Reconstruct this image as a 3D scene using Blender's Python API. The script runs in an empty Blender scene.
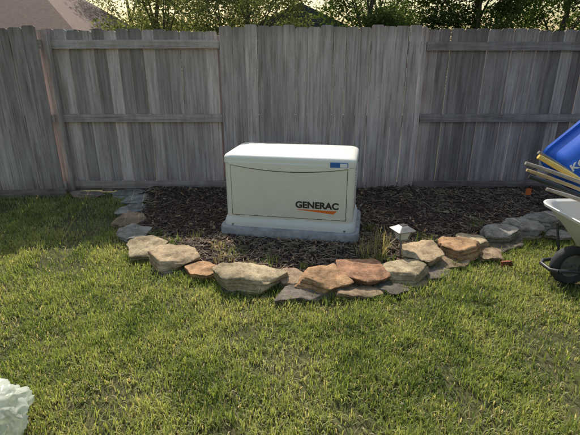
import bpy, bmesh, math, random
import numpy as np
from mathutils import Vector, Matrix, noise
random.seed(7); rng=np.random.default_rng(7)
scene=bpy.context.scene
R=math.radians
# ---------------------------------------------------------------- helpers
def link(o,parent=None):
    scene.collection.objects.link(o)
    if parent is not None: o.parent=parent
    return o
def empty(name,loc=(0,0,0),rz=0):
    e=bpy.data.objects.new(name,None); e.location=loc; e.rotation_euler=(0,0,rz); e.empty_display_size=.1
    return link(e)
def meshobj(name,verts,faces,mat=None,parent=None,smooth=False):
    me=bpy.data.meshes.new(name); me.from_pydata([tuple(v) for v in verts],[],faces); me.update()
    if smooth: me.polygons.foreach_set('use_smooth',[True]*len(me.polygons))
    o=bpy.data.objects.new(name,me)
    if mat: me.materials.append(mat)
    return link(o,parent)
def npmesh(name,V,loops,starts,totals,mat,col=None,smooth=False,parent=None):
    me=bpy.data.meshes.new(name)
    me.vertices.add(len(V)); me.vertices.foreach_set('co',V.astype(np.float32).ravel())
    me.loops.add(len(loops)); me.loops.foreach_set('vertex_index',loops.astype(np.int32))
    me.polygons.add(len(starts)); me.polygons.foreach_set('loop_start',starts.astype(np.int32))
    me.polygons.foreach_set('loop_total',totals.astype(np.int32))
    if smooth: me.polygons.foreach_set('use_smooth',np.ones(len(starts),bool))
    me.update(calc_edges=True)
    if col is not None:
        a=me.color_attributes.new('col','FLOAT_COLOR','POINT')
        c=np.ones((len(V),4),np.float32); c[:,:3]=col; a.data.foreach_set('color',c.ravel())
    me.materials.append(mat)
    o=bpy.data.objects.new(name,me); return link(o,parent)
def rrect(w,d,r,n=6,cx=0,cy=0):
    pts=[]; r=min(r,w/2-1e-4,d/2-1e-4)
    for k,(sx,sy) in enumerate([(1,1),(-1,1),(-1,-1),(1,-1)]):
        for i in range(n+1):
            a=math.pi/2*(k+i/n)
            pts.append((cx+sx*(w/2-r)+r*math.cos(a),cy+sy*(d/2-r)+r*math.sin(a)))
    return pts
def loft(name,levels,mat,parent=None,n=6,cap0=True,cap1=True,smooth=True):
    V=[];F=[];m=4*(n+1)
    for L in levels:
        cx=L[4] if len(L)>4 else 0; cy=L[5] if len(L)>5 else 0
        for p in rrect(L[1],L[2],L[3],n,cx,cy): V.append((p[0],p[1],L[0]))
    for k in range(len(levels)-1):
        for i in range(m):
            j=(i+1)%m; F.append((k*m+i,k*m+j,(k+1)*m+j,(k+1)*m+i))
    if cap0: F.append(tuple(range(m))[::-1])
    if cap1: F.append(tuple(range((len(levels)-1)*m,len(levels)*m)))
    o=meshobj(name,V,F,mat,parent,smooth)
    if smooth:
        es=o.modifiers.new('e','EDGE_SPLIT'); es.split_angle=R(38)
    return o
def tube(name,pts,rad,mat,parent=None,n=10):
    pts=[Vector(p) for p in pts]; V=[];F=[]
    rr=rad if isinstance(rad,(list,tuple)) else [rad]*len(pts)
    for i,p in enumerate(pts):
        t=(pts[min(i+1,len(pts)-1)]-pts[max(i-1,0)]).normalized()
        u=t.cross(Vector((0,0,1))); 
        if u.length<.05: u=t.cross(Vector((0,1,0)))
        u.normalize(); v=t.cross(u)
        for k in range(n):
            a=2*math.pi*k/n; V.append(p+u*math.cos(a)*rr[i]+v*math.sin(a)*rr[i])
    for i in range(len(pts)-1):
        for k in range(n):
            j=(k+1)%n; F.append((i*n+k,i*n+j,(i+1)*n+j,(i+1)*n+k))
    F.append(tuple(range(n))[::-1]); F.append(tuple(range((len(pts)-1)*n,len(pts)*n)))
    o=meshobj(name,V,F,mat,parent,True)
    es=o.modifiers.new('e','EDGE_SPLIT'); es.split_angle=R(50)
    return o
def vnoise(x,y,s,seed=0):
    g=np.random.default_rng(seed).random((64,64)); x=np.asarray(x)/s+100; y=np.asarray(y)/s+100
    xi=np.floor(x).astype(int); yi=np.floor(y).astype(int); fx=x-xi; fy=y-yi
    fx=fx*fx*(3-2*fx); fy=fy*fy*(3-2*fy)
    a=g[xi%64,yi%64]; b=g[(xi+1)%64,yi%64]; c=g[xi%64,(yi+1)%64]; d=g[(xi+1)%64,(yi+1)%64]
    return (a*(1-fx)+b*fx)*(1-fy)+(c*(1-fx)+d*fx)*fy
# ---------------------------------------------------------------- materials
def newmat(name):
    m=bpy.data.materials.new(name); m.use_nodes=True
    nt=m.node_tree; b=nt.nodes['Principled BSDF']; return m,nt,b
def N(nt,t,**kw):
    n=nt.nodes.new(t)
    for k,v in kw.items(): setattr(n,k,v)
    return n
def ramp(nt,stops,fac):
    r=N(nt,'ShaderNodeValToRGB'); e=r.color_ramp.elements
    while len(e)<len(stops): e.new(.5)
    for i,(p,c) in enumerate(stops): e[i].position=p; e[i].color=(*c,1)
    nt.links.new(fac,r.inputs[0]); return r
def noi(nt,vec,scale,detail=5,rough=.6):
    n=N(nt,'ShaderNodeTexNoise'); n.inputs['Scale'].default_value=scale; n.inputs['Detail'].default_value=detail; n.inputs['Roughness'].default_value=rough
    nt.links.new(vec,n.inputs['Vector']); return n
def mix(nt,mode,fac,a,b):
    m=N(nt,'ShaderNodeMix',data_type='RGBA',blend_type=mode)
    for s,v in ((m.inputs[0],fac),(m.inputs[6],a),(m.inputs[7],b)):
        if isinstance(v,(int,float)): s.default_value=v
        elif isinstance(v,tuple): s.default_value=(*v,1)
        else: nt.links.new(v,s)
    return m.outputs[2]
def bump(nt,b,h,strength,dist=.01):
    bp=N(nt,'ShaderNodeBump'); bp.inputs['Strength'].default_value=strength; bp.inputs['Distance'].default_value=dist
    nt.links.new(h,bp.inputs['Height']); nt.links.new(bp.outputs[0],b.inputs['Normal'])
def plain(name,c,rough=.5,var=.12,scale=12,metal=0,bmp=.0):
    m,nt,b=newmat(name); tc=N(nt,'ShaderNodeTexCoord'); n=noi(nt,tc.outputs['Object'],scale)
    r=ramp(nt,[(.3,tuple(x*(1-var) for x in c)),(.7,tuple(min(1,x*(1+var)) for x in c))],n.outputs[0])
    nt.links.new(r.outputs[0],b.inputs['Base Color']); b.inputs['Roughness'].default_value=rough; b.inputs['Metallic'].default_value=metal
    if bmp: 
        n2=noi(nt,tc.outputs['Object'],scale*8); bump(nt,b,n2.outputs[0],bmp,.003)
    return m
def dirty(name,c,dirt,z0,z1,rough=.4):
    m,nt,b=newmat(name); tc=N(nt,'ShaderNodeTexCoord'); n=noi(nt,tc.outputs['Object'],7,6,.65)
    sx=N(nt,'ShaderNodeSeparateXYZ'); nt.links.new(tc.outputs['Object'],sx.inputs[0])
    mr=N(nt,'ShaderNodeMapRange'); nt.links.new(sx.outputs[2],mr.inputs[0]); mr.inputs[1].default_value=z0; mr.inputs[2].default_value=z1; mr.inputs[3].default_value=.75; mr.inputs[4].default_value=.12
    mu=N(nt,'ShaderNodeMath',operation='MULTIPLY'); nt.links.new(mr.outputs[0],mu.inputs[0]); nt.links.new(n.outputs[0],mu.inputs[1])
    c1=mix(nt,'MIX',mu.outputs[0],c,dirt)
    nt.links.new(c1,b.inputs['Base Color']); b.inputs['Roughness'].default_value=rough
    return m
def wood_fence():
    m,nt,b=newmat('weathered_fence_wood'); tc=N(nt,'ShaderNodeTexCoord'); at=N(nt,'ShaderNodeAttribute',attribute_name='col')
    sep=N(nt,'ShaderNodeSeparateColor'); nt.links.new(at.outputs['Color'],sep.inputs[0])
    ofs=N(nt,'ShaderNodeVectorMath',operation='SCALE'); nt.links.new(at.outputs['Color'],ofs.inputs[0]); ofs.inputs[3].default_value=37
    add=N(nt,'ShaderNodeVectorMath',operation='ADD'); nt.links.new(tc.outputs['Object'],add.inputs[0]); nt.links.new(ofs.outputs[0],add.inputs[1])
    mp=N(nt,'ShaderNodeMapping'); mp.inputs['Scale'].default_value=(42,42,1.5); nt.links.new(add.outputs[0],mp.inputs[0])
    mp2=N(nt,'ShaderNodeMapping'); mp2.inputs['Scale'].default_value=(1.6,38,38); nt.links.new(add.outputs[0],mp2.inputs[0])
    gt=N(nt,'ShaderNodeMath',operation='GREATER_THAN'); nt.links.new(sep.outputs[2],gt.inputs[0]); gt.inputs[1].default_value=.9
    mv=N(nt,'ShaderNodeMix',data_type='VECTOR'); nt.links.new(gt.outputs[0],mv.inputs[0]); nt.links.new(mp.outputs[0],mv.inputs[4]); nt.links.new(mp2.outputs[0],mv.inputs[5])
    g=noi(nt,mv.outputs[1],1.0,7,.68)
    c1=ramp(nt,[(.3,(.27,.215,.19)),(.47,(.50,.42,.395)),(.62,(.62,.53,.505)),(.8,(.73,.635,.61))],g.outputs[0])
    mr=N(nt,'ShaderNodeMapRange'); nt.links.new(sep.outputs[0],mr.inputs[0]); mr.inputs[3].default_value=.40; mr.inputs[4].default_value=1.32
    cc=N(nt,'ShaderNodeCombineColor')
    for i in range(3): nt.links.new(mr.outputs[0],cc.inputs[i])
    c2=mix(nt,'MULTIPLY',1.0,c1.outputs[0],cc.outputs[0])
    mp3=N(nt,'ShaderNodeMapping'); mp3.inputs['Scale'].default_value=(6,6,1.3); nt.links.new(add.outputs[0],mp3.inputs[0])
    s=noi(nt,mp3.outputs[0],1,6,.7); sr=ramp(nt,[(.38,(.60,.57,.56)),(.6,(1,1,1))],s.outputs[0])
    c3=mix(nt,'MULTIPLY',.7,c2,sr.outputs[0])
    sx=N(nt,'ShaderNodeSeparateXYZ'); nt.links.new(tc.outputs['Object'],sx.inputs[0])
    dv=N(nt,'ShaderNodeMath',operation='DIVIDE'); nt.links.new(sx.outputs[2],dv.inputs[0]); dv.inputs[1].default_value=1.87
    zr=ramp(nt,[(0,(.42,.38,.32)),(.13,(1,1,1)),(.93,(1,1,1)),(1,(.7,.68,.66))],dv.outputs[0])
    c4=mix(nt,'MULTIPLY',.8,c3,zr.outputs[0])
    vo=N(nt,'ShaderNodeTexVoronoi'); mp4=N(nt,'ShaderNodeMapping'); mp4.inputs['Scale'].default_value=(7,7,2.6); nt.links.new(add.outputs[0],mp4.inputs[0]); nt.links.new(mp4.outputs[0],vo.inputs['Vector'])
    kr=ramp(nt,[(.06,(.3,.24,.2)),(.13,(1,1,1))],vo.outputs['Distance'])
    c5=mix(nt,'MULTIPLY',.7,c4,kr.outputs[0])
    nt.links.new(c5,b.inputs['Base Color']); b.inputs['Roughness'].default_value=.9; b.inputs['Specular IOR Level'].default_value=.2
    bump(nt,b,g.outputs[0],.6,.006); return m
def leafmat(name,trans=.4,rough=.55,tc=(1.5,1.6,.8),cheap=False):
    m,nt,b=newmat(name); at=N(nt,'ShaderNodeAttribute',attribute_name='col'); c=at.outputs['Color']
    if cheap:
        nt.nodes.remove(b); b=N(nt,'ShaderNodeBsdfDiffuse'); nt.links.new(c,b.inputs[0])
    else:
        nt.links.new(c,b.inputs['Base Color']); b.inputs['Roughness'].default_value=rough; b.inputs['Specular IOR Level'].default_value=.35
    tr=N(nt,'ShaderNodeBsdfTranslucent'); c2=mix(nt,'MULTIPLY',1.0,c,tc); nt.links.new(c2,tr.inputs[0])
    mx=N(nt,'ShaderNodeMixShader'); mx.inputs[0].default_value=trans
    nt.links.new(b.outputs[0],mx.inputs[1]); nt.links.new(tr.outputs[0],mx.inputs[2])
    nt.links.new(mx.outputs[0],nt.nodes['Material Output'].inputs[0]); return m
def colmat(name,rough=.9):
    m,nt,b=newmat(name); at=N(nt,'ShaderNodeAttribute',attribute_name='col'); tc=N(nt,'ShaderNodeTexCoord')
    n=noi(nt,tc.outputs['Object'],90,3); r=ramp(nt,[(.3,(.6,.6,.6)),(.7,(1.25,1.25,1.25))],n.outputs[0])
    nt.links.new(mix(nt,'MULTIPLY',1.0,at.outputs['Color'],r.outputs[0]),b.inputs['Base Color']); b.inputs['Roughness'].default_value=rough
    b.inputs['Specular IOR Level'].default_value=.25; return m
def soil(name,stops,scale,bs=.8,bd=.02):
    m,nt,b=newmat(name); tc=N(nt,'ShaderNodeTexCoord'); n=noi(nt,tc.outputs['Object'],scale,8,.7)
    r=ramp(nt,stops,n.outputs[0]); n2=noi(nt,tc.outputs['Object'],scale*.08,3)
    r2=ramp(nt,[(.3,(.75,.75,.75)),(.7,(1.2,1.2,1.2))],n2.outputs[0])
    nt.links.new(mix(nt,'MULTIPLY',1.0,r.outputs[0],r2.outputs[0]),b.inputs['Base Color']); b.inputs['Roughness'].default_value=.95
    b.inputs['Specular IOR Level'].default_value=.15
    bump(nt,b,n.outputs[0],bs,bd); return m
def stonemat(name):
    m,nt,b=newmat(name); oi=N(nt,'ShaderNodeObjectInfo'); tc=N(nt,'ShaderNodeTexCoord')
    sc=N(nt,'ShaderNodeVectorMath',operation='MULTIPLY_ADD'); nt.links.new(oi.outputs['Location'],sc.inputs[0]); sc.inputs[1].default_value=(3,3,3); nt.links.new(tc.outputs['Object'],sc.inputs[2])
    n=noi(nt,sc.outputs[0],11,9,.7); n2=noi(nt,sc.outputs[0],4,4,.6); n3=noi(nt,sc.outputs[0],70,4,.7)
    r=ramp(nt,[(.3,(.38,.34,.31)),(.5,(.9,.88,.85)),(.72,(1.3,1.28,1.22))],n.outputs[0])
    c=mix(nt,'MULTIPLY',1.0,oi.outputs['Color'],r.outputs[0])
    r2=ramp(nt,[(.45,(0,0,0)),(.6,(1,1,1))],n2.outputs[0])
    c=mix(nt,'MIX',r2.outputs[0],c,mix(nt,'MULTIPLY',1.0,c,(.66,.68,.68)))
    r3=ramp(nt,[(.35,(.65,.65,.65)),(.6,(1.1,1.1,1.1))],n3.outputs[0])
    c=mix(nt,'MULTIPLY',.8,c,r3.outputs[0])
    geo=N(nt,'ShaderNodeNewGeometry'); sg=N(nt,'ShaderNodeSeparateXYZ'); nt.links.new(geo.outputs['True Normal'],sg.inputs[0])
    mp=N(nt,'ShaderNodeMapping'); mp.inputs['Scale'].default_value=(3,3,130); nt.links.new(sc.outputs[0],mp.inputs[0]); ns=noi(nt,mp.outputs[0],1,4,.6)
    rs_=ramp(nt,[(.35,(.45,.42,.38)),(.6,(1.05,1.05,1.05))],ns.outputs[0])
    sd=ramp(nt,[(.35,(1,1,1)),(.75,(0,0,0))],sg.outputs[2])
    c=mix(nt,'MULTIPLY',sd.outputs[0],c,rs_.outputs[0])
    nt.links.new(c,b.inputs['Base Color']); b.inputs['Roughness'].default_value=.9; b.inputs['Specular IOR Level'].default_value=.25
    ad=N(nt,'ShaderNodeMath',operation='MULTIPLY_ADD'); nt.links.new(n3.outputs[0],ad.inputs[0]); ad.inputs[1].default_value=.35; nt.links.new(n.outputs[0],ad.inputs[2])
    bump(nt,b,ad.outputs[0],.9,.012); return m
M_wood=wood_fence(); M_grass=leafmat('grass_blades',.48,.5,(1.5,1.45,.8)); M_leaf=leafmat('tree_leaves',.4,tc=(1.5,1.5,.9),cheap=True)
M_lawn=soil('lawn_soil',[(.3,(.055,.055,.024)),(.55,(.11,.105,.048)),(.8,(.20,.175,.10))],45)
M_far=soil('far_ground',[(.3,(.03,.045,.012)),(.6,(.06,.08,.025)),(.8,(.09,.1,.04))],6)
M_bed=soil('bed_soil',[(.3,(.04,.027,.021)),(.55,(.085,.06,.047)),(.8,(.15,.11,.085))],38)
M_mulch=colmat('mulch'); M_stone=stonemat('sandstone')
M_cream=dirty('cream_powdercoat',(.82,.785,.69),(.55,.5,.4),.2,.75,.38); M_door=dirty('cream_panel',(.80,.755,.65),(.5,.46,.36),.2,.8,.42)
M_pad=plain('pad_composite',(.33,.325,.32),.85,.3,16,0,.7); M_base=dirty('base_grey',(.74,.725,.67),(.42,.37,.3),.1,.24,.6)
M_black=plain('black_print',(.02,.02,.02),.5); M_dark=plain('gap_dark',(.05,.05,.045),.8)
M_orange=plain('orange_print',(.75,.16,.02),.5,.05); M_blueL=plain('label_blue',(.03,.13,.42),.4,.05); M_white=plain('white_print',(.8,.8,.8),.5,.03)
M_rubber=plain('rubber',(.03,.03,.03),.8,.3,30); M_frame=plain('black_steel',(.03,.03,.032),.45,.3)
M_tub=dirty('grey_poly_tub',(.70,.70,.67),(.42,.38,.32),.2,.62,.5); M_blue=plain('blue_poly',(.015,.12,.62),.38,.1,6)
M_hickory=plain('ash_handle',(.50,.36,.18),.55,.2,20); M_oldwood=plain('old_handle',(.36,.30,.24),.8,.25,30); M_yellow=plain('yellow_fibreglass',(.72,.50,.12),.4,.15); M_steel=plain('worn_steel',(.22,.21,.2),.5,.3,20,.6)
M_bronze=plain('lamp_metal',(.22,.21,.19),.45,.2,20,.3)
# ---------------------------------------------------------------- ground
BED=[(-1.90,5.4),(-1.74,4.64),(-1.60,4.1),(-1.42,3.65),(-1.22,3.32),(-.94,3.14),(-.68,2.98),(-.32,2.82),(.12,2.68),(.49,2.70),(.80,2.86),(1.06,3.14),(1.45,3.32),(1.85,3.6),(2.2,3.82),(2.6,3.95),(3.4,4.05),(6.5,4.1),(6.5,5.4)]
def sdist(x,y):
    x=np.asarray(x,float); y=np.asarray(y,float); d=np.full(x.shape,1e9); ins=np.zeros(x.shape,bool); n=len(BED)
    for i in range(n):
        ax,ay=BED[i]; bx,by=BED[(i+1)%n]; ex,ey=bx-ax,by-ay
        t=np.clip(((x-ax)*ex+(y-ay)*ey)/(ex*ex+ey*ey),0,1); d=np.minimum(d,np.hypot(x-ax-t*ex,y-ay-t*ey))
        c=((ay>y)!=(by>y))&(x<(bx-ax)*(y-ay)/((by-ay) if by!=ay else 1e-9)+ax); ins^=c
    return np.where(ins,d,-d)
def bedz(x,y):
    s=sdist(x,y); t=np.clip((s+.03)/.25,0,1); t=t*t*(3-2*t)
    return .002+t*.055+t*(vnoise(x,y,.3,3)-.5)*.035+t*(vnoise(x,y,.08,4)-.5)*.02
def lawnz(x,y): return (vnoise(x,y,.9,5)-.5)*.02
def grid(name,x0,x1,y0,y1,st,zf,mat,keep=None):
    xs=np.arange(x0,x1+1e-6,st); ys=np.arange(y0,y1+1e-6,st); X,Y=np.meshgrid(xs,ys); Z=zf(X,Y)
    V=np.stack([X.ravel(),Y.ravel(),Z.ravel()],1); nx=len(xs); i,j=np.meshgrid(np.arange(nx-1),np.arange(len(ys)-1)); a=(j*nx+i).ravel()
    q=np.stack([a,a+1,a+1+nx,a+nx],1)
    if keep is not None:
        k=keep(X.ravel(),Y.ravel()); q=q[k[q].all(1)]
    return npmesh(name,V,q.ravel(),np.arange(len(q))*4,np.full(len(q),4),mat,smooth=True)
meshobj('ground',[(-300,-300,-.03),(300,-300,-.03),(300,600,-.03),(-300,600,-.03)],[(0,1,2,3)],M_far)
grid('lawn_soil',-9,9,-3,5.3,.1,lambda x,y:lawnz(x,y)-.004,M_lawn)
grid('mulch_bed',-2.1,6.6,2.5,5.4,.025,lambda x,y:bedz(x,y)+.008,M_bed,lambda x,y:sdist(x,y)>-.03)
# ---------------------------------------------------------------- grass
def blades(x,y,z,L,W,col,lean=.5,rg=rng):
    n=len(x); th=rg.random(n)*2*np.pi; ln=np.abs(rg.normal(0,lean,n))+.1; ln=np.clip(ln,0,1.35)
    dx,dy=np.cos(th),np.sin(th); ph=th+np.pi/2+rg.normal(0,.5,n); wx,wy=np.cos(ph)*W/2,np.sin(ph)*W/2
    def P(t,ang): return x+dx*L*t*np.sin(ang),y+dy*L*t*np.sin(ang),z+L*t*np.cos(ang)
    m=P(.55,ln*.6); e=P(1.0,ln)
    V=np.empty((n,5,3)); 
    V[:,0]=np.stack([x-wx,y-wy,z],1); V[:,1]=np.stack([x+wx,y+wy,z],1)
    V[:,2]=np.stack([m[0]+wx*.9,m[1]+wy*.9,m[2]],1); V[:,3]=np.stack([m[0]-wx*.9,m[1]-wy*.9,m[2]],1); V[:,4]=np.stack(e,1)
    b=np.arange(n)[:,None]*5; lo=np.concatenate([b+np.array([[0,1,2,3]]),b+np.array([[3,2,4]])],1)
    st=np.stack([np.arange(n)*7,np.arange(n)*7+4],1).ravel(); to=np.tile([4,3],n)
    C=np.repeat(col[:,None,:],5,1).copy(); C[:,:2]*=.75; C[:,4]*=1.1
    return V.reshape(-1,3),lo.ravel(),st,to,C.reshape(-1,3)
def grass_pts():
    out=[]
    for (x0,x1,y0,y1,dens) in [(-2.6,2.6,1.15,2.4,14500),(-3.3,3.3,2.4,3.4,10500),(-4.0,4.0,3.4,5.16,7000),(-7,7,-1.5,1.15,700),(-7,-2.6,1.15,5.1,1300),(2.6,7,1.15,4,1300)]:
        n=int((x1-x0)*(y1-y0)*dens); out.append(np.stack([rng.uniform(x0,x1,n),rng.uniform(y0,y1,n)],1))
    p=np.concatenate(out); x,y=p[:,0],p[:,1]
    s=sdist(x,y); keep=(s<-.01)
    keep&=~((y>4.75)&(rng.random(len(x))<np.clip((y-4.75)/.4,0,.93)))
    keep&=rng.random(len(x))<(.30+1.15*vnoise(x,y,.09,11))
    keep&=rng.random(len(x))<np.clip(1.35-1.6*vnoise(x,y,.28,12)**2.2,.22,1)
    return x[keep],y[keep]
gx,gy=grass_pts(); n=len(gx)
f1=vnoise(gx,gy,.09,21); f2=vnoise(gx,gy,.45,22); f3=vnoise(gx,gy,.04,23); f4=vnoise(gx,gy,.16,27)
L=(.016+.034*f1+.022*f3+.014*rng.random(n))
Wd=.0035+.0035*rng.random(n)
ga=np.array([.075,.125,.028]); gb=np.array([.25,.305,.085]); gc=np.array([.41,.42,.17]); straw=np.array([.62,.53,.33])
t=np.clip(.55*rng.random(n)+.45*f2+.65*(f4-.4)+.2*(f1-.4),0,1)[:,None]
col=np.where(t<.5,ga+(gb-ga)*t*2,gb+(gc-gb)*(t-.5)*2)
dry=rng.random(n)<(.12+.40*np.clip(vnoise(gx,gy,.22,24)-.35,0,1)); col[dry]=straw*rng.uniform(.55,1.1,(dry.sum(),1))
L[dry]*=.8
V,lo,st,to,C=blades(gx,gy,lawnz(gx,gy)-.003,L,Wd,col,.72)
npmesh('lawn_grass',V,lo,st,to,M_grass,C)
# ---------------------------------------------------------------- mulch chips
def chips(name,x,y,z,L,W,T,col,tilt=.35):
    n=len(x); yaw=rng.random(n)*2*np.pi; pt=rng.normal(0,tilt,n); rl=rng.normal(0,tilt,n)
    base=np.array([(-1,-.6,-1),(1,-1,-1),(1,.7,-1),(-1,1,-1),(-.9,-.5,1),(.85,-.8,1),(.9,.6,1),(-1,.8,1)],float)*.5
    P=base[None]*np.stack([L,W,T],1)[:,None,:]; P*=1+rng.normal(0,.12,(n,8,1))
    c,s=np.cos(rl)[:,None],np.sin(rl)[:,None]; Y=P[:,:,1]*c-P[:,:,2]*s; Z=P[:,:,1]*s+P[:,:,2]*c; X=P[:,:,0]
    c,s=np.cos(pt)[:,None],np.sin(pt)[:,None]; X,Z=X*c-Z*s,X*s+Z*c
    c,s=np.cos(yaw)[:,None],np.sin(yaw)[:,None]; X,Y=X*c-Y*s,X*s+Y*c
    V=np.stack([X+x[:,None],Y+y[:,None],Z+z[:,None]],2).reshape(-1,3)
    q=np.array([(3,2,1,0),(4,5,6,7),(0,1,5,4),(1,2,6,5),(2,3,7,6),(3,0,4,7)]).ravel()
    lo=(np.arange(n)[:,None]*8+q[None]).ravel(); k=len(lo)//4
    return npmesh(name,V,lo,np.arange(k)*4,np.full(k,4),M_mulch,np.repeat(col,8,0))
n=42000; cx=rng.uniform(-2,4.6,n); cy=rng.uniform(2.6,5.35,n); s=sdist(cx,cy); k=s>.0; k|=(s>-.06)&(rng.random(n)<.12); cx,cy=cx[k],cy[k]; n=len(cx)
pal=np.array([(.065,.040,.030),(.10,.062,.046),(.145,.09,.065),(.20,.13,.09),(.28,.20,.14),(.38,.30,.22),(.11,.09,.078)])
ci=rng.choice(7,n,p=[.2,.25,.22,.13,.07,.03,.10]); col=pal[ci]*rng.uniform(.8,1.2,(n,1))
big=rng.random(n)<.12
CL=np.where(big,rng.uniform(.04,.085,n),rng.uniform(.012,.042,n)); CW=CL*rng.uniform(.12,.45,n); CT=rng.uniform(.002,.006,n)
chips('mulch_chips',cx,cy,bedz(cx,cy)+.012+rng.random(n)*.012,CL,CW,CT,col)
n=9000; tx=rng.uniform(-1.8,4.2,n); ty=rng.uniform(2.65,5.1,n); k=sdist(tx,ty)>.0; w=vnoise(tx,ty,.4,31)>.5; k&=((w&(rng.random(n)<.6))|(ty<3.6)); tx,ty=tx[k],ty[k]; n=len(tx)
col=np.array([(.50,.40,.26)])*rng.uniform(.4,1.2,(n,1))
chips('dry_straw',tx,ty,bedz(tx,ty)+.025+rng.random(n)*.012,rng.uniform(.04,.11,n),np.full(n,.0028),np.full(n,.002),col,.2)
n=900; tx=rng.uniform(-2.6,4.2,n); ty=rng.uniform(2.3,5.1,n); k=(sdist(tx,ty)>.0)|(rng.random(n)<.05); tx,ty=tx[k],ty[k]; n=len(tx)
col=np.array([(.34,.21,.11)])*rng.uniform(.5,1.4,(n,1)); inb=sdist(tx,ty)>0
chips('fallen_leaves',tx,ty,np.where(inb,bedz(tx,ty)+.03,.03),rng.uniform(.02,.05,n),rng.uniform(.012,.025,n),np.full(n,.001),col,.4)
# ---------------------------------------------------------------- stones
def stone(name,x,y,w,d,h,rz,color,seed,z=0,tx=0,ty=0,sub=5):
    rs=random.Random(seed); bm=bmesh.new(); bmesh.ops.create_icosphere(bm,subdivisions=sub,radius=1)
    planes=[]; k=rs.choice([5,5,6,6,7])
    for i in range(k):
        a=2*math.pi*(i+rs.uniform(-.25,.25))/k+.6; tilt=rs.uniform(-.22,.16)
        planes.append((Vector((math.cos(a),math.sin(a),tilt)).normalized(),rs.uniform(.78,.98)))
    for i in range(2):
        a=rs.uniform(0,6.28); planes.append((Vector((math.cos(a),math.sin(a),rs.uniform(.5,.9))).normalized(),rs.uniform(1.08,1.22)))
    planes.append((Vector((rs.uniform(-.1,.1),rs.uniform(-.1,.1),1)).normalized(),1.0)); planes.append((Vector((0,0,-1)),1.0))
    of=Vector((seed*1.7,seed*.9,0)); s3=Vector((w/2,d/2,h/2))
    for v in bm.verts:
        dr=v.co.normalized(); acc=0
        for nn,dd in planes:
            q=nn.dot(dr)/dd
            if q>0: acc+=q**40
        p=dr*acc**(-1/40); co=Vector((p.x*s3.x,p.y*s3.y,p.z*s3.z))
        hz=Vector((p.x,p.y,0)); rim=min(1,hz.length); hz=hz.normalized() if hz.length>1e-4 else Vector((0,0,0))
        side=max(0,1-abs(p.z)) ; 
        f=noise.noise(Vector((co.x*7,co.y*7,0))+of)*.024+noise.noise(Vector((co.x*22,co.y*22,co.z*10))+of)*.012
        lay=noise.noise(Vector((co.x*3,co.y*3,co.z*55))+of)*.016*min(1,side*3)
        co+=hz*(f+lay)*rim**3
        if p.z>.5:
            st=noise.noise(Vector((co.x*5,co.y*5,3))+of); co.z+=round(st*2.4)/2.4*.012+noise.noise(Vector((co.x*16,co.y*16,7))+of)*.008
        v.co=co
    me=bpy.data.meshes.new(name); bm.to_mesh(me); bm.free(); me.polygons.foreach_set('use_smooth',[True]*len(me.polygons)); me.materials.append(M_stone)
    o=bpy.data.objects.new(name,me); o.location=(x,y,z+h/2-.008); o.rotation_euler=(tx,ty,rz); o.color=(*color,1); link(o)
    es=o.modifiers.new('e','EDGE_SPLIT'); es.split_angle=R(48)
    return o
TAN=(.52,.39,.24); OR=(.50,.30,.16); RED=(.44,.24,.14); GR=(.35,.33,.29); BR=(.36,.26,.17); DK=(.21,.175,.14); YE=(.50,.40,.25)
ST=[(-1.95,5.0,.36,.28,.06,.2,GR),(-1.76,4.76,.36,.32,.07,.1,GR),(-1.68,4.38,.36,.32,.07,.4,GR),(-1.58,4.04,.34,.32,.08,-.2,BR),(-1.41,3.68,.32,.34,.09,.3,GR),
(-1.19,3.31,.34,.30,.09,.5,YE,.02),(-.92,3.13,.40,.30,.10,-.25,TAN,.02),(-.66,2.96,.32,.22,.07,-.5,OR,.01),(-.31,2.81,.54,.30,.105,-.12,YE,.03),(-.70,3.12,.28,.2,.05,.2,RED),
(0,2.83,.24,.22,.09,.9,BR),(.12,2.655,.40,.20,.06,.1,DK),(.48,2.67,.34,.20,.06,-.1,BR),(.72,2.74,.26,.20,.06,.2,DK),(.90,2.84,.3,.22,.05,.4,BR),
(1.08,2.99,.30,.24,.05,.5,DK),(1.28,3.14,.32,.24,.055,.5,BR),(.23,2.76,.36,.27,.075,.05,OR,.055),(.53,2.88,.38,.29,.085,-.35,RED,.045),(.83,2.90,.38,.26,.08,.12,YE,.045),
(1.05,3.19,.36,.32,.095,.35,TAN,.04),(1.39,3.28,.32,.30,.10,.1,OR,.04),(1.56,3.46,.34,.26,.08,.6,YE,.03),(1.62,3.30,.28,.22,.06,.4,BR),(1.88,3.63,.42,.30,.09,.35,GR,.04),(1.88,3.50,.36,.24,.05,.5,DK),
(2.18,3.81,.36,.30,.09,.4,GR,.04),(2.42,3.93,.38,.28,.10,.1,GR,.05),(2.46,3.70,.26,.22,.07,.8,GR),(2.78,4.0,.40,.30,.09,0,GR,.03),(3.16,4.04,.4,.3,.08,.1,BR),(3.55,4.08,.4,.3,.07,-.1,GR),
(2.16,3.70,.36,.24,.05,.3,DK),(2.5,3.86,.4,.26,.05,.1,DK),(-.32,2.73,.38,.16,.04,0,DK),(.22,2.92,.24,.2,.06,.3,DK),(-.92,3.05,.32,.18,.035,-.2,DK),(-.50,3.03,.2,.16,.05,.2,BR),(-2.42,5.02,.42,.16,.05,.05,(.36,.26,.22))]
for i,s in enumerate(ST):
    rs=random.Random(i+50); zz=s[7] if len(s)>7 else 0
    stone('edging_stone',s[0],s[1],s[2],s[3],s[4],s[5]+rs.uniform(-.15,.15),s[6],i+3,zz,rs.uniform(-.06,.06)+.05,rs.uniform(-.07,.07))
stone('brick_fragment',1.72,3.14,.11,.07,.045,.3,(.34,.13,.08),91,sub=4)
px=[];py=[]
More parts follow.
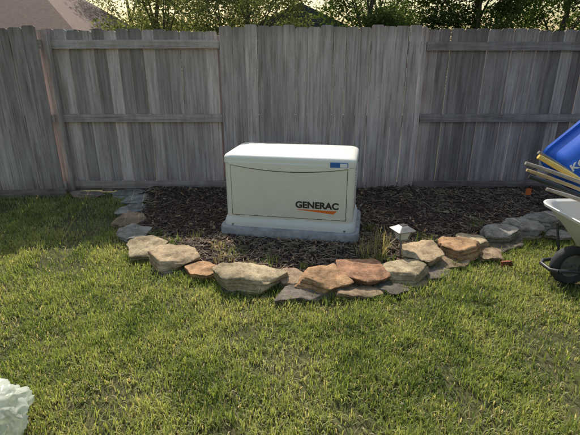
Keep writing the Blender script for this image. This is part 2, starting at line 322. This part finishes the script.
for i in range(5,35):
    s=ST[i]; m=110
    a=rng.uniform(np.pi*1.0,np.pi*2.0,m); px.append(s[0]+np.cos(a)*s[2]*.50+rng.normal(0,.015,m)); py.append(s[1]+np.sin(a)*s[3]*.56+rng.normal(0,.02,m))
px=np.concatenate(px);py=np.concatenate(py); k=sdist(px,py)<.02; px,py=px[k],py[k]; n=len(px)
col=(ga+(gb-ga)*rng.random((n,1))*1.3)
V,lo,st,to,C=blades(px,py,np.zeros(n),rng.uniform(.03,.08,n),rng.uniform(.003,.006,n),col,.5); npmesh('edge_grass',V,lo,st,to,M_grass,C)
def weed(x,y,r,h,m,c0,c1,lean=.6):
    a=rng.random(m)*6.28; q=r*np.sqrt(rng.random(m)); xx=x+np.cos(a)*q; yy=y+np.sin(a)*q
    col=np.array(c0)+(np.array(c1)-np.array(c0))*rng.random((m,1))
    V,lo,st,to,C=blades(xx,yy,np.full(m,float(bedz(np.array([x]),np.array([y]))[0])),rng.uniform(h*.5,h,m),rng.uniform(.003,.006,m),col,lean); npmesh('weed_tuft',V,lo,st,to,M_grass,C)
for (x,y,r,h,m,dry) in [(-.42,3.22,.09,.11,70,0),(-.60,3.35,.06,.10,60,1),(-.15,3.05,.07,.10,50,0),(.66,3.20,.13,.20,110,1),(.76,3.36,.08,.23,60,1),(.60,3.05,.08,.12,70,0),(.74,3.10,.08,.12,60,0),(1.15,3.45,.08,.13,60,0),(-1.0,3.4,.08,.12,60,0),(-1.2,3.62,.06,.1,60,0),(-.85,3.6,.08,.1,60,1),(1.75,3.85,.07,.1,60,0),(-.3,2.98,.04,.09,50,1),(.12,3.0,.05,.08,50,0),(1.3,3.08,.05,.1,50,0),(.72,3.75,.05,.10,50,0),(-.5,3.1,.1,.07,70,1),(-.2,3.2,.12,.06,80,1)]:
    if dry: weed(x,y,r,h,m,(.20,.19,.08),(.48,.40,.22),.85)
    else: weed(x,y,r,h,m,(.07,.12,.025),(.20,.25,.06),.8)
# ---------------------------------------------------------------- fence
FV=[];FL=[];FC=[]
def addpoly(outline,y0,y1,col,M=None):
    b=len(FV); n=len(outline)
    for yy in (y0,y1):
        for (x,z) in outline:
            p=Vector((x,yy,z)); 
            if M is not None: p=M@p
            FV.append(p); FC.append(col)
    FL.append([b+i for i in range(n)]); FL.append([b+n+i for i in range(n)][::-1])
    for i in range(n):
        j=(i+1)%n; FL.append([b+j,b+i,b+n+i,b+n+j])
def panel(x0,x1,front,M=None,yc=5.2,htop=1.87,seed=0,dark=0,rails=(1.70,.90,.10)):
    rs=random.Random(seed); x=x0
    while x<x1-.03:
        w=rs.choice([.138,.14,.14,.136]); w=min(w,x1-x-.002); gap=rs.choice([.002,.003,.004,.006])
        t=rs.uniform(-.004,.004); h=htop+rs.uniform(-.016,.016); z0=.0+rs.uniform(-.015,.02); lean=rs.uniform(-.005,.005)
        c=(min(1,max(0,rs.gauss(.6-dark,.16))),rs.random(),rs.random()*.8)
        e=.016
        o=[(x,z0),(x+w-gap,z0),(x+w-gap+lean,h-e),(x+w-gap-e+lean,h),(x+e+lean,h),(x+lean,h-e)]
        yf=(yc-.058 if front else yc+.002)+t
        addpoly(o,yf,yf+.016,c,M)
        for rz in rails:
            if front:
                for k in (.25,.75):
                    xx=x+w*k; zz=rz+rs.uniform(-.02,.02)
                    addpoly([(xx+.0035*math.cos(a*math.pi/3),zz+.0035*math.sin(a*math.pi/3)) for a in range(6)],yf-.0015,yf+.002,(0,.3,.2),M)
        x+=w
    for i,rz in enumerate(rails):
        s=rs.uniform(-.006,.006)
        addpoly([(x0+.004,rz-.044),(x1-.004,rz-.044+s),(x1-.004,rz+.044+s),(x0+.004,rz+.044)],yc-.04,yc-.001,(max(.1,rs.uniform(.55,.75)-dark*.9),rs.random(),.95),M)
def post(x,yc=5.2,h=1.8,M=None,front=False):
    y0=yc+.02; addpoly([(x-.045,0),(x+.045,0),(x+.045,h),(x-.045,h)],y0,y0+.09,(.5,random.random(),.3),M)
panel(-.775,1.50,True,htop=1.885,seed=1,dark=-.05); panel(-2.745,-.779,False,htop=1.85,seed=2,dark=.0); panel(1.504,3.90,False,htop=1.85,seed=3,dark=.42,rails=(1.68,.90,.10))
panel(3.904,6.3,True,seed=4); panel(6.3,9,False,seed=6)
for x in (-2.745,-.777,1.502,3.902,6.3): post(x)
ML=Matrix.Translation((-2.70,5.12,0))@Matrix.Rotation(R(7),4,'Z')@Matrix.Translation((2.70,-5.2,0))
panel(-5.1,-2.70,True,ML,htop=1.87,seed=5,dark=.05); panel(-9,-5.1,False,ML,seed=8)
addpoly([(-5.1,-.01),(-2.70,-.01),(-2.70,.085),(-5.1,.085)],5.105,5.138,(.3,.4,.95),ML)
addpoly([(-2.765,0),(-2.655,0),(-2.655,1.845),(-2.765,1.845)],5.14,5.156,(.7,.7,.2))
addpoly([(-2.655,0),(-2.63,0),(-2.63,1.80),(-2.655,1.80)],5.10,5.155,(.5,.3,.2))
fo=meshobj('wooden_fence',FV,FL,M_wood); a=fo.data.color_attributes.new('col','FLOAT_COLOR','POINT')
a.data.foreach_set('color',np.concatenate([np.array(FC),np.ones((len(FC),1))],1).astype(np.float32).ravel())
# ---------------------------------------------------------------- generator
gen=empty('standby_generator',(.035,3.90,.0),R(-10.5))
loft('pad',[(.0,1.25,.74,.10),(.118,1.25,.74,.10),(.132,1.238,.728,.095),(.137,1.20,.68,.08)],M_pad,gen)
loft('base_skirt',[(.137,1.18,.645,.08),(.165,1.18,.645,.08),(.178,1.175,.64,.08),(.198,1.16,.615,.07),(.21,1.15,.605,.065)],M_base,gen)
loft('enclosure',[(.21,1.135,.59,.055),(.70,1.135,.59,.055)],M_cream,gen)
loft('seam',[(.68,1.12,.575,.055),(.712,1.12,.575,.055)],M_dark,gen)
lv=[(.705,1.150,.605,.062),(.745,1.150,.605,.062)]
for i in range(1,9):
    a=i/8*math.pi/2; lv.append((.745+.042*math.sin(a),1.150-.12*(1-math.cos(a)),.605-.12*(1-math.cos(a)),.062))
lv+= [(.794,.9,.36,.06),(.797,.6,.2,.06)]
loft('lid',lv,M_cream,gen)
yf=-.295
def plate(name,outline,y0,y1,mat,bev=.003):
    n=len(outline); V=[(x,y0,z) for x,z in outline]+[(x,y1,z) for x,z in outline]
    F=[list(range(n)),list(range(n,2*n))[::-1]]+[[(i+1)%n,i,n+i,n+(i+1)%n] for i in range(n)]
    o=meshobj(name,V,F,mat,gen)
    if bev:
        b=o.modifiers.new('b','BEVEL'); b.width=bev; b.segments=2; b.limit_method='ANGLE'
    return o
arc=[(-.505+1.01*i/20,.695-.045*(1-((i-10)/10)**2)) for i in range(21)]
plate('door_gap',[(-.508,.234),(.508,.234)]+[(x*1.004,z) for x,z in arc[::-1]],yf-.0015,yf+.01,M_dark,0)
plate('door',[(-.503,.239),(.503,.239)]+[(x*.996,z-.006) for x,z in arc[::-1]],yf-.007,yf+.01,M_door)
plate('brow',[(x*1.03,z+.002) for x,z in arc]+[(.525,.72),(-.525,.72)],yf-.016,yf+.01,M_cream,.004)
plate('label',[(.36,.706),(.505,.706),(.505,.746),(.36,.746)],-.3125,-.300,M_blueL,0)
plate('label_white',[(.44,.710),(.50,.710),(.50,.742),(.44,.742)],-.3140,-.304,M_white,0)
def text(name,s,size,loc,rot,mat,parent,off=.002,ext=.0006,sx=1):
    cu=bpy.data.curves.new(name,'FONT'); cu.body=s; cu.size=size; cu.offset=off; cu.extrude=ext; cu.align_x='CENTER'; cu.materials.append(mat)
    o=bpy.data.objects.new(name,cu); o.location=loc; o.rotation_euler=rot; o.scale=(sx,1,1); link(o,parent); return o
text('lettering','GENERAC',.080,(.255,yf-.0085,.338),(R(90),0,0),M_black,gen,.0032,sx=1.04)
plate('stripe_orange',[(.085,.323),(.085,.317),(.40,.292),(.43,.323)],yf-.0092,yf-.006,M_orange,0)
plate('stripe_white',[(.085,.315),(.40,.288),(.40,.291),(.085,.318)],yf-.0098,yf-.006,M_white,0)
for i in range(7):
    o=loft('side_louver',[(0,.006,.34,.003),(.012,.012,.34,.003)],M_cream,gen,n=2); o.location=(.570,.03,.50+i*.022)
for i in range(7):
    o=loft('side_vent',[(0,.004,.34,.001),(.009,.004,.34,.001)],M_dark,gen,n=1); o.location=(.567,.03,.5125+i*.022)
for k,(z0,z1,mt) in enumerate([(.30,.35,M_orange),(.36,.41,M_orange),(.42,.44,M_white),(.46,.49,M_orange)]):
    V=[(.5688,-.20,z0),(.5688,-.13,z0),(.5688,-.13,z1),(.5688,-.20,z1)]; meshobj('warning_sticker',V,[(0,1,2,3)],mt,gen)
for k in (-.5,.5):
    o=loft('base_bolt',[(0,.02,.02,.009),(.006,.018,.018,.009)],M_steel,gen,n=3); o.location=(k,-.3205,.15); o.rotation_euler=(R(90),0,0)
# ---------------------------------------------------------------- path light
pl=empty('path_light',(.885,3.19,.05),R(20))
loft('stake',[(-.05,.012,.012,.004),(.15,.016,.016,.005)],M_bronze,pl,n=3)
loft('collar',[(.14,.03,.03,.006),(.155,.075,.075,.01),(.162,.078,.078,.01)],M_bronze,pl,n=3)
m,nt,b=newmat('frosted_glass'); b.inputs['Roughness'].default_value=.3
tc=N(nt,'ShaderNodeTexCoord'); nn=noi(nt,tc.outputs['Object'],40); rr=ramp(nt,[(.3,(.7,.7,.66)),(.7,(.9,.9,.88))],nn.outputs[0]); nt.links.new(rr.outputs[0],b.inputs['Base Color'])
tr=N(nt,'ShaderNodeBsdfTranslucent'); tr.inputs[0].default_value=(.9,.9,.86,1); mx=N(nt,'ShaderNodeMixShader'); mx.inputs[0].default_value=.5; nt.links.new(b.outputs[0],mx.inputs[1]); nt.links.new(tr.outputs[0],mx.inputs[2]); nt.links.new(mx.outputs[0],nt.nodes['Material Output'].inputs[0])
loft('glass',[(.162,.066,.066,.008),(.235,.108,.108,.01)],m,pl,n=3)
for sx in(-1,1):
    for sy in(-1,1): tube('frame_bar',[(sx*.036,sy*.036,.16),(sx*.057,sy*.057,.237)],.0045,M_bronze,pl,6)
loft('cap',[(.235,.150,.150,.012),(.243,.155,.155,.012),(.262,.09,.09,.01),(.275,.055,.055,.008)],M_bronze,pl,n=3)
loft('solar_panel',[(.2755,.045,.045,.004),(.279,.045,.045,.004)],M_black,pl,n=2)
# ---------------------------------------------------------------- wheelbarrow
def barrow(name,loc,rot,M_t,txt=None):
    e=empty(name,loc); e.rotation_euler=rot
    T=.60
    lv=[(.235,.56,.36,.08,.58),(.25,.62,.40,.10,.575),(.42,.80,.52,.12,.54),(T-.02,1.00,.62,.13,.50),(T-.02,1.05,.67,.15,.50),(T,1.06,.68,.15,.50),(T+.004,1.04,.66,.15,.50),(T-.01,.985,.605,.13,.50),(.42,.78,.50,.12,.54),(.26,.60,.38,.10,.575)]
    loft('tray',lv,M_t,e,n=8,cap0=True,cap1=True)
    for s in(-1,1):
        tube('handle_rail',[(-.02,s*.10,.16),(.12,s*.12,.165),(.35,s*.17,.22),(.9,s*.27,.34),(1.45,s*.30,.50)],.015,M_frame,e)
        tube('grip',[(1.40,s*.295,.485),(1.56,s*.31,.53)],.021,M_rubber,e)
        tube('leg',[(.62,s*.22,.27),(.80,s*.23,.02),(.95,s*.23,.02),(1.02,s*.275,.36)],.013,M_frame,e)
        tube('tray_strut',[(.10,s*.20,.44),(.12,s*.12,.165)],.010,M_frame,e)
    tube('nose_guard',[(-.02,-.10,.16),(-.06,-.06,.155),(-.06,.06,.155),(-.02,.10,.16)],.015,M_frame,e)
    tube('axle',[(.14,-.12,.165),(.14,.12,.165)],.01,M_steel,e)
    V=[];F=[];A=40;rw=.162;prof=[(.095,-.028),(.135,-.042),(.155,-.030),(.162,0),(.155,.030),(.135,.042),(.095,.028)];k=len(prof)
    for i in range(A):
        a=2*math.pi*i/A; tr=.004 if i%2 else 0
        for (r,yy) in prof:
            q=r-(tr if r>.15 else 0); V.append((.14+q*math.cos(a),yy,rw+q*math.sin(a)))
    for i in range(A):
        for j in range(k): F.append((i*k+j,((i+1)%A)*k+j,((i+1)%A)*k+(j+1)%k,i*k+(j+1)%k))
    meshobj('tyre',V,F,M_rubber,e,True)
    V=[]
    for yy in(-.02,.02):
        for i in range(24): a=2*math.pi*i/24; V.append((.14+.1*math.cos(a),yy,rw+.1*math.sin(a)))
    F=[tuple(range(24)),tuple(range(24,48))[::-1]]; meshobj('rim',V,F,M_steel,e)
    return e
wb=barrow('wheelbarrow',(1.90,2.84,.0),(0,0,R(2)),M_tub); wb.scale=(.92,.92,.92)
bc=empty('blue_wheelbarrow',(2.80,3.76,.0),0)
lv=[(.0,.66,.50,.08),(.008,.72,.56,.10),(.03,.77,.60,.11),(.14,.82,.64,.12),(.26,.86,.68,.12),(.262,.92,.74,.14),(.285,.93,.75,.14),(.28,.88,.70,.12),(.14,.80,.62,.11),(.04,.74,.56,.09)]
TM=Matrix.Translation((.02,-.12,.64))@Matrix.Rotation(R(-78),4,'X')
t2=loft('tray',lv,M_blue,bc,n=8); t2.matrix_local=TM@Matrix.Rotation(R(40),4,'Z')
tx=text('tray_lettering','KOBALT',.095,(0,0,0),(0,0,0),M_white,bc,.003); tx.matrix_local=TM@Matrix.Translation((-.27,-.12,-.004))@Matrix.Rotation(R(180),4,'X')@Matrix.Rotation(R(40),4,'Z')
for s in(-1,1):
    tube('handle_rail',[(s*.16,.22,.0),(s*.22,.17,.5),(s*.24,.12,.9)],.016,M_frame,bc)
tube('cross_bar',[(-.22,.19,.4),(.22,.19,.4)],.012,M_frame,bc)
# ---------------------------------------------------------------- tools in barrow
def tool(name,a,bp,r,mat,head=None,grip=False):
    e=empty(name,(0,0,0)); a=Vector(a); bp=Vector(bp); pts=[a.lerp(bp,i/6)+Vector((0,0,.006*math.sin(i))) for i in range(7)]
    tube('handle',pts,[r*.85]+[r]*5+[r*1.05],mat,e)
    d=(bp-a).normalized(); u=d.cross(Vector((0,0,1))).normalized()
    if head=='shovel':
        V=[];F=[]
        for i in range(9):
            t=i/8; wdt=.11*(1-max(0,(t-.55)/.45)**2)**.5 if t<1 else .004
            for j in range(7):
                s=(j-3)/3; V.append(bp+d*(.28*t)+u*s*wdt+Vector((0,0,1))*(.025*s*s-.01*t))
        for i in range(8):
            for j in range(6): F.append((i*7+j,i*7+j+1,(i+1)*7+j+1,(i+1)*7+j))
        o=meshobj('blade',V,F,M_steel,e,True); sm=o.modifiers.new('s','SOLIDIFY'); sm.thickness=.003
    if head=='rake':
        tube('rake_bar',[bp+u*.2,bp-u*.2],.008,M_steel,e)
        for i in range(13): q=bp+u*(-.2+.4*i/12); tube('tine',[q,q+Vector((0,0,-.06))],.003,M_steel,e,6)
    if head=='pick':
        tube('pick_head',[bp+Vector((0,.0,.06))+u*.16,bp+u*.06,bp-u*.06,bp+Vector((0,0,.06))-u*.16],[.006,.016,.016,.006],M_steel,e)
    return e
tool('shovel',(1.80,3.12,.885),(2.62,2.98,.42),.020,M_yellow,'shovel')
tool('garden_rake',(1.66,3.02,.86),(2.72,2.86,.50),.014,M_oldwood,'rake')
tool('spade',(1.68,2.98,.775),(2.60,2.80,.43),.017,M_frame,'shovel')
tool('digging_fork',(1.76,2.88,.71),(2.66,2.74,.42),.014,M_oldwood,'rake')
tool('pickaxe',(1.84,3.20,.90),(2.60,3.06,.42),.016,M_steel,'pick')
tool('hoe',(1.70,3.06,.80),(2.66,2.92,.46),.013,M_hickory,'pick')
# ---------------------------------------------------------------- small things
fl=empty('utility_flag',(2.60,4.62,.05),R(15))
tube('wire',[(0,0,0),(0.0,0,.16)],.0015,M_steel,fl,6)
meshobj('flag',[(0,0,.08),(.03,.006,.085),(.075,-.004,.075),(.075,-.002,.15),(.03,.008,.158),(0,0,.155)],[(0,1,4,5),(1,2,3,4)],M_orange,fl)
bm=bmesh.new(); bmesh.ops.create_icosphere(bm,subdivisions=6,radius=1)
def ridge(c,s,o): return 1-abs(noise.noise(c*s+Vector(o)))*2.4
for v in bm.verts:
    c=v.co.copy(); q=Vector((c.x,c.y,c.z*.5)); q+=Vector((noise.noise(c*2+Vector((1,1,5))),noise.noise(c*2+Vector((8,2,1))),noise.noise(c*2+Vector((4,9,1)))))*.6
    r=1+.22*noise.noise(c*1.5+Vector((3,1,0)))+.12*ridge(q,1.6,(9,2,4))+.055*ridge(q,3.4,(2,7,4))+.018*ridge(q,8,(1,3,4))
    v.co=Vector((c.x*r*.165,c.y*r*.155,max(-.75,c.z)*r*.12+.085))
me=bpy.data.meshes.new('plastic_bag'); bm.to_mesh(me); bm.free(); me.polygons.foreach_set('use_smooth',[True]*len(me.polygons))
m,nt,b=newmat('bag_plastic'); tc=N(nt,'ShaderNodeTexCoord'); nn=noi(nt,tc.outputs['Object'],9); rr=ramp(nt,[(.3,(.66,.70,.60)),(.7,(.85,.87,.80))],nn.outputs[0]); nt.links.new(rr.outputs[0],b.inputs['Base Color'])
b.inputs['Roughness'].default_value=.18; tr=N(nt,'ShaderNodeBsdfTranslucent'); tr.inputs[0].default_value=(.8,.85,.72,1); tp=N(nt,'ShaderNodeBsdfTransparent')
mx=N(nt,'ShaderNodeMixShader'); mx.inputs[0].default_value=.4; nt.links.new(b.outputs[0],mx.inputs[1]); nt.links.new(tr.outputs[0],mx.inputs[2])
mx2=N(nt,'ShaderNodeMixShader'); mx2.inputs[0].default_value=.35; nt.links.new(mx.outputs[0],mx2.inputs[1]); nt.links.new(tp.outputs[0],mx2.inputs[2]); nt.links.new(mx2.outputs[0],nt.nodes['Material Output'].inputs[0])
me.materials.append(m); o=bpy.data.objects.new('plastic_bag',me); o.location=(-1.32,1.47,.01); link(o)
# ---------------------------------------------------------------- trees
M_bark=plain('bark',(.12,.09,.07),.95,.35,18,0,.8)
def leafcloud(name,c,cr,nl,ls,c0,c1,rg,parent):
    idx=rg.integers(0,len(c),nl); k=c[idx]; d=rg.normal(0,1,(nl,3)); d/=np.linalg.norm(d,axis=1)[:,None]; rr=rg.random(nl)[:,None]**.45*k[:,3:4]*1.25
    P=k[:,:3]+d*rr*np.array([1.15,1.15,.8]); th=rg.random(nl)*6.28; u=np.stack([np.cos(th),np.sin(th),rg.normal(0,.5,nl)],1); v=np.cross(u,rg.normal(0,1,(nl,3))); v/=np.linalg.norm(v,axis=1)[:,None]+1e-6
    S=(ls*rg.uniform(.5,1.2,nl))[:,None]; V=np.stack([P-u*S*.5,P+v*S*.28,P+u*S*.6,P-v*S*.28],1).reshape(-1,3)
    t=np.clip(.5*rg.random(nl)+.5*k[:,4],0,1)[:,None]; col=np.array(c0)+(np.array(c1)-np.array(c0))*t
    return npmesh(name,V,np.arange(nl*4),np.arange(nl)*4,np.full(nl,4),M_leaf,np.repeat(col,4,0),parent=parent)
def tree(name,x,y,h,cr,zlow,seed,nl=16000,c0=(.04,.07,.018),c1=(.11,.15,.04),ls=.10,ncl=60):
    rg=np.random.default_rng(seed); rs=random.Random(seed); e=empty(name,(x,y,0))
    top=Vector((rs.uniform(-.3,.3),rs.uniform(-.3,.3),h*.8)); pts=[Vector((0,0,-.1)).lerp(top,i/6)+Vector((rs.uniform(-.1,.1),rs.uniform(-.1,.1),0))*(i/3) for i in range(7)]
    tube('trunk',pts,[.13*(1-i/7.5) for i in range(7)],M_bark,e,10)
    cl=[]
    for i in range(ncl):
        a=rs.uniform(0,6.28); z=zlow+(h-zlow)*rs.random()**1.25; u=(z-zlow)/(h-zlow); rad=cr*math.sqrt(max(.1,1-(2*u-.85)**2*.85))*rs.uniform(.35,1.05)
        cl.append((rad*math.cos(a),rad*math.sin(a),z,rs.uniform(.3,.62)*cr*.33+.12,rs.uniform(0,1)))
    for c in cl[::4]:
        s=pts[min(6,max(1,int(6*c[2]/h*.7)))]; mid=(s+Vector(c[:3]))/2+Vector((0,0,.1))
        tube('limb',[s,mid,Vector(c[:3])],[.035,.02,.008],M_bark,e,6)
    leafcloud('foliage',np.array(cl),cr,nl,ls,c0,c1,rg,e)
def hedge(name,x0,x1,y,h,seed,nl,c0,c1,dens=6):
    rg=np.random.default_rng(seed); n=int((x1-x0)*dens); e=empty(name,((x0+x1)/2,y,0)); hw=(x1-x0)/2
    xs=rg.uniform(-hw,hw,n); hh=h*(.75+.5*vnoise(xs,xs*0,1.6,seed)); c=np.stack([xs,rg.uniform(-.7,.7,n),.5+(hh-.5)*rg.random(n)**.7,rg.uniform(.25,.5,n),rg.random(n)],1)
    for q in c[::8]: tube('stem',[(q[0]*.97,q[1]*.5,-.05),(q[0],q[1]*.8,q[2]*.5),(q[0],q[1],q[2])],[.03,.02,.006],M_bark,e,6)
    leafcloud('foliage',c,1,nl,.085,c0,c1,rg,e)
LT=((.085,.10,.045),(.22,.24,.10))
tree('shade_tree',-3.9,14.5,6.5,2.2,1.6,1,18000,*LT); tree('shade_tree',-1.6,16,6.8,2.4,1.6,2,20000,*LT,ncl=60)
tree('shade_tree',2.6,15,7,2.3,1.5,3,22000); tree('shade_tree',5.4,13.8,6.5,2.2,1.3,4,22000); tree('shade_tree',8.3,14.5,7,2.5,1.3,5,22000)
tree('shade_tree',10.8,17,7.5,2.6,1.5,6,16000); tree('shade_tree',-7.5,23,8,2.8,2.5,7,16000,*LT,ncl=50)
tree('shade_tree',4.2,22,8,3,2,9,18000); tree('shade_tree',-3.5,24,8,3,2.2,11,18000,*LT)
hedge('shrub_row',1.7,11.5,12.6,3.3,41,38000,(.04,.065,.024),(.12,.16,.055)); hedge('shrub_row',-4.6,-.6,17.5,3.2,42,9000,*LT,dens=5)
# ---------------------------------------------------------------- houses
M_brick,nt,b=newmat('brick_wall'); tc=N(nt,'ShaderNodeTexCoord'); br=N(nt,'ShaderNodeTexBrick'); br.inputs['Scale'].default_value=4.2; br.inputs['Color1'].default_value=(.28,.13,.09,1); br.inputs['Color2'].default_value=(.36,.19,.13,1); br.inputs['Mortar'].default_value=(.4,.38,.35,1)
mp=N(nt,'ShaderNodeMapping'); mp.inputs['Rotation'].default_value=(R(90),0,0); nt.links.new(tc.outputs['Object'],mp.inputs[0]); nt.links.new(mp.outputs[0],br.inputs[0]); nt.links.new(br.outputs[0],b.inputs['Base Color']); b.inputs['Roughness'].default_value=.9
def roofmat(name,c):
    m,nt,b=newmat(name); tc=N(nt,'ShaderNodeTexCoord'); br=N(nt,'ShaderNodeTexBrick'); br.inputs['Scale'].default_value=5; br.inputs['Mortar Size'].default_value=.015
    br.inputs['Color1'].default_value=(*c,1); br.inputs['Color2'].default_value=(*[k*.65 for k in c],1); br.inputs['Mortar'].default_value=(*[k*.4 for k in c],1)
    nt.links.new(tc.outputs['Object'],br.inputs[0]); nt.links.new(br.outputs[0],b.inputs['Base Color']); b.inputs['Roughness'].default_value=.9; return m
M_roofB=roofmat('brown_shingles',(.17,.10,.075)); M_roofG=roofmat('grey_shingles',(.16,.165,.18)); M_glass=plain('window_glass',(.05,.06,.07),.1,.1); M_trim=plain('white_trim',(.7,.69,.66),.6,.04)
def house(loc,w,d,he,hr,M_r,hip=True,rz=0):
    e=empty('brick_house',loc,rz)
    meshobj('walls',[(x,y,z) for z in(-.05,he) for x,y in((-w/2,-d/2),(w/2,-d/2),(w/2,d/2),(-w/2,d/2))],[(0,1,5,4),(1,2,6,5),(2,3,7,6),(3,0,4,7)],M_brick,e)
    ov=.45; a=w/2+ov; c=d/2+ov; k=(d/2 if hip else 0)
    if hip: V=[(-a,-c,he-.1),(a,-c,he-.1),(a,c,he-.1),(-a,c,he-.1),(-a+k,0,hr),(a-k,0,hr)]; F=[(0,1,5,4),(1,2,5),(2,3,4,5),(3,0,4),(3,2,1,0)]
    else: V=[(-a,-c,he-.1),(a,-c,he-.1),(a,c,he-.1),(-a,c,he-.1),(0,-c,hr),(0,c,hr)]; F=[(0,1,4),(1,2,5,4),(2,3,5),(3,0,4,5),(3,2,1,0)]
    meshobj('roof',V,F,M_r,e)
    for s in(-1,1):
        loft('fascia',[(he-.27,a*2+.04,.03,.002),(he-.105,a*2+.04,.03,.002)],M_trim,e,n=1).location=(0,s*(c+.03),0)
    for x in(-w*.3,0,w*.3):
        q=loft('window_trim',[(.85,1.3,.06,.005),(2.05,1.3,.06,.005)],M_trim,e,n=1); q.location=(x,-d/2-.02,0)
        q=loft('window_glass',[(.93,1.14,.06,.005),(1.97,1.14,.06,.005)],M_glass,e,n=1); q.location=(x,-d/2-.035,0)
    loft('back_door',[(0,.95,.06,.005),(2.1,.95,.06,.005)],M_trim,e,n=1).location=(w*.15,-d/2-.02,0)
house((-12.6,19,0),11,8,2.5,5.2,M_roofB); house((.6,34,0),9,9,2.7,4.75,M_roofG,False)
# ---------------------------------------------------------------- light, world, camera
el,az=R(46),R(-14)
S=Vector((math.sin(az)*math.cos(el),math.cos(az)*math.cos(el),math.sin(el)))
sun=bpy.data.lights.new('sun','SUN'); sun.energy=5; sun.angle=R(.5); sun.color=(1,.94,.85); so=bpy.data.objects.new('sun',sun); so.rotation_euler=S.to_track_quat('Z','Y').to_euler(); so.location=(0,0,20); link(so)
w=bpy.data.worlds.new('World'); scene.world=w; w.use_nodes=True; nt=w.node_tree; bg=nt.nodes['Background']; sk=nt.nodes.new('ShaderNodeTexSky'); sk.sky_type='NISHITA'; sk.sun_disc=False; sk.sun_elevation=el; sk.sun_rotation=az; sk.air_density=1.8; sk.dust_density=3; sk.ozone_density=1.0
nt.links.new(sk.outputs[0],bg.inputs[0]); bg.inputs[1].default_value=.15
cam=bpy.data.cameras.new('camera'); co=bpy.data.objects.new('camera',cam); co.location=(0,0,1.55); co.rotation_euler=(R(70),0,0); cam.sensor_width=36; cam.lens=27.06; cam.clip_end=1000; cam.clip_start=.05; link(co); scene.camera=co
scene.view_settings.view_transform='Standard'; scene.view_settings.look='None'; scene.view_settings.exposure=0
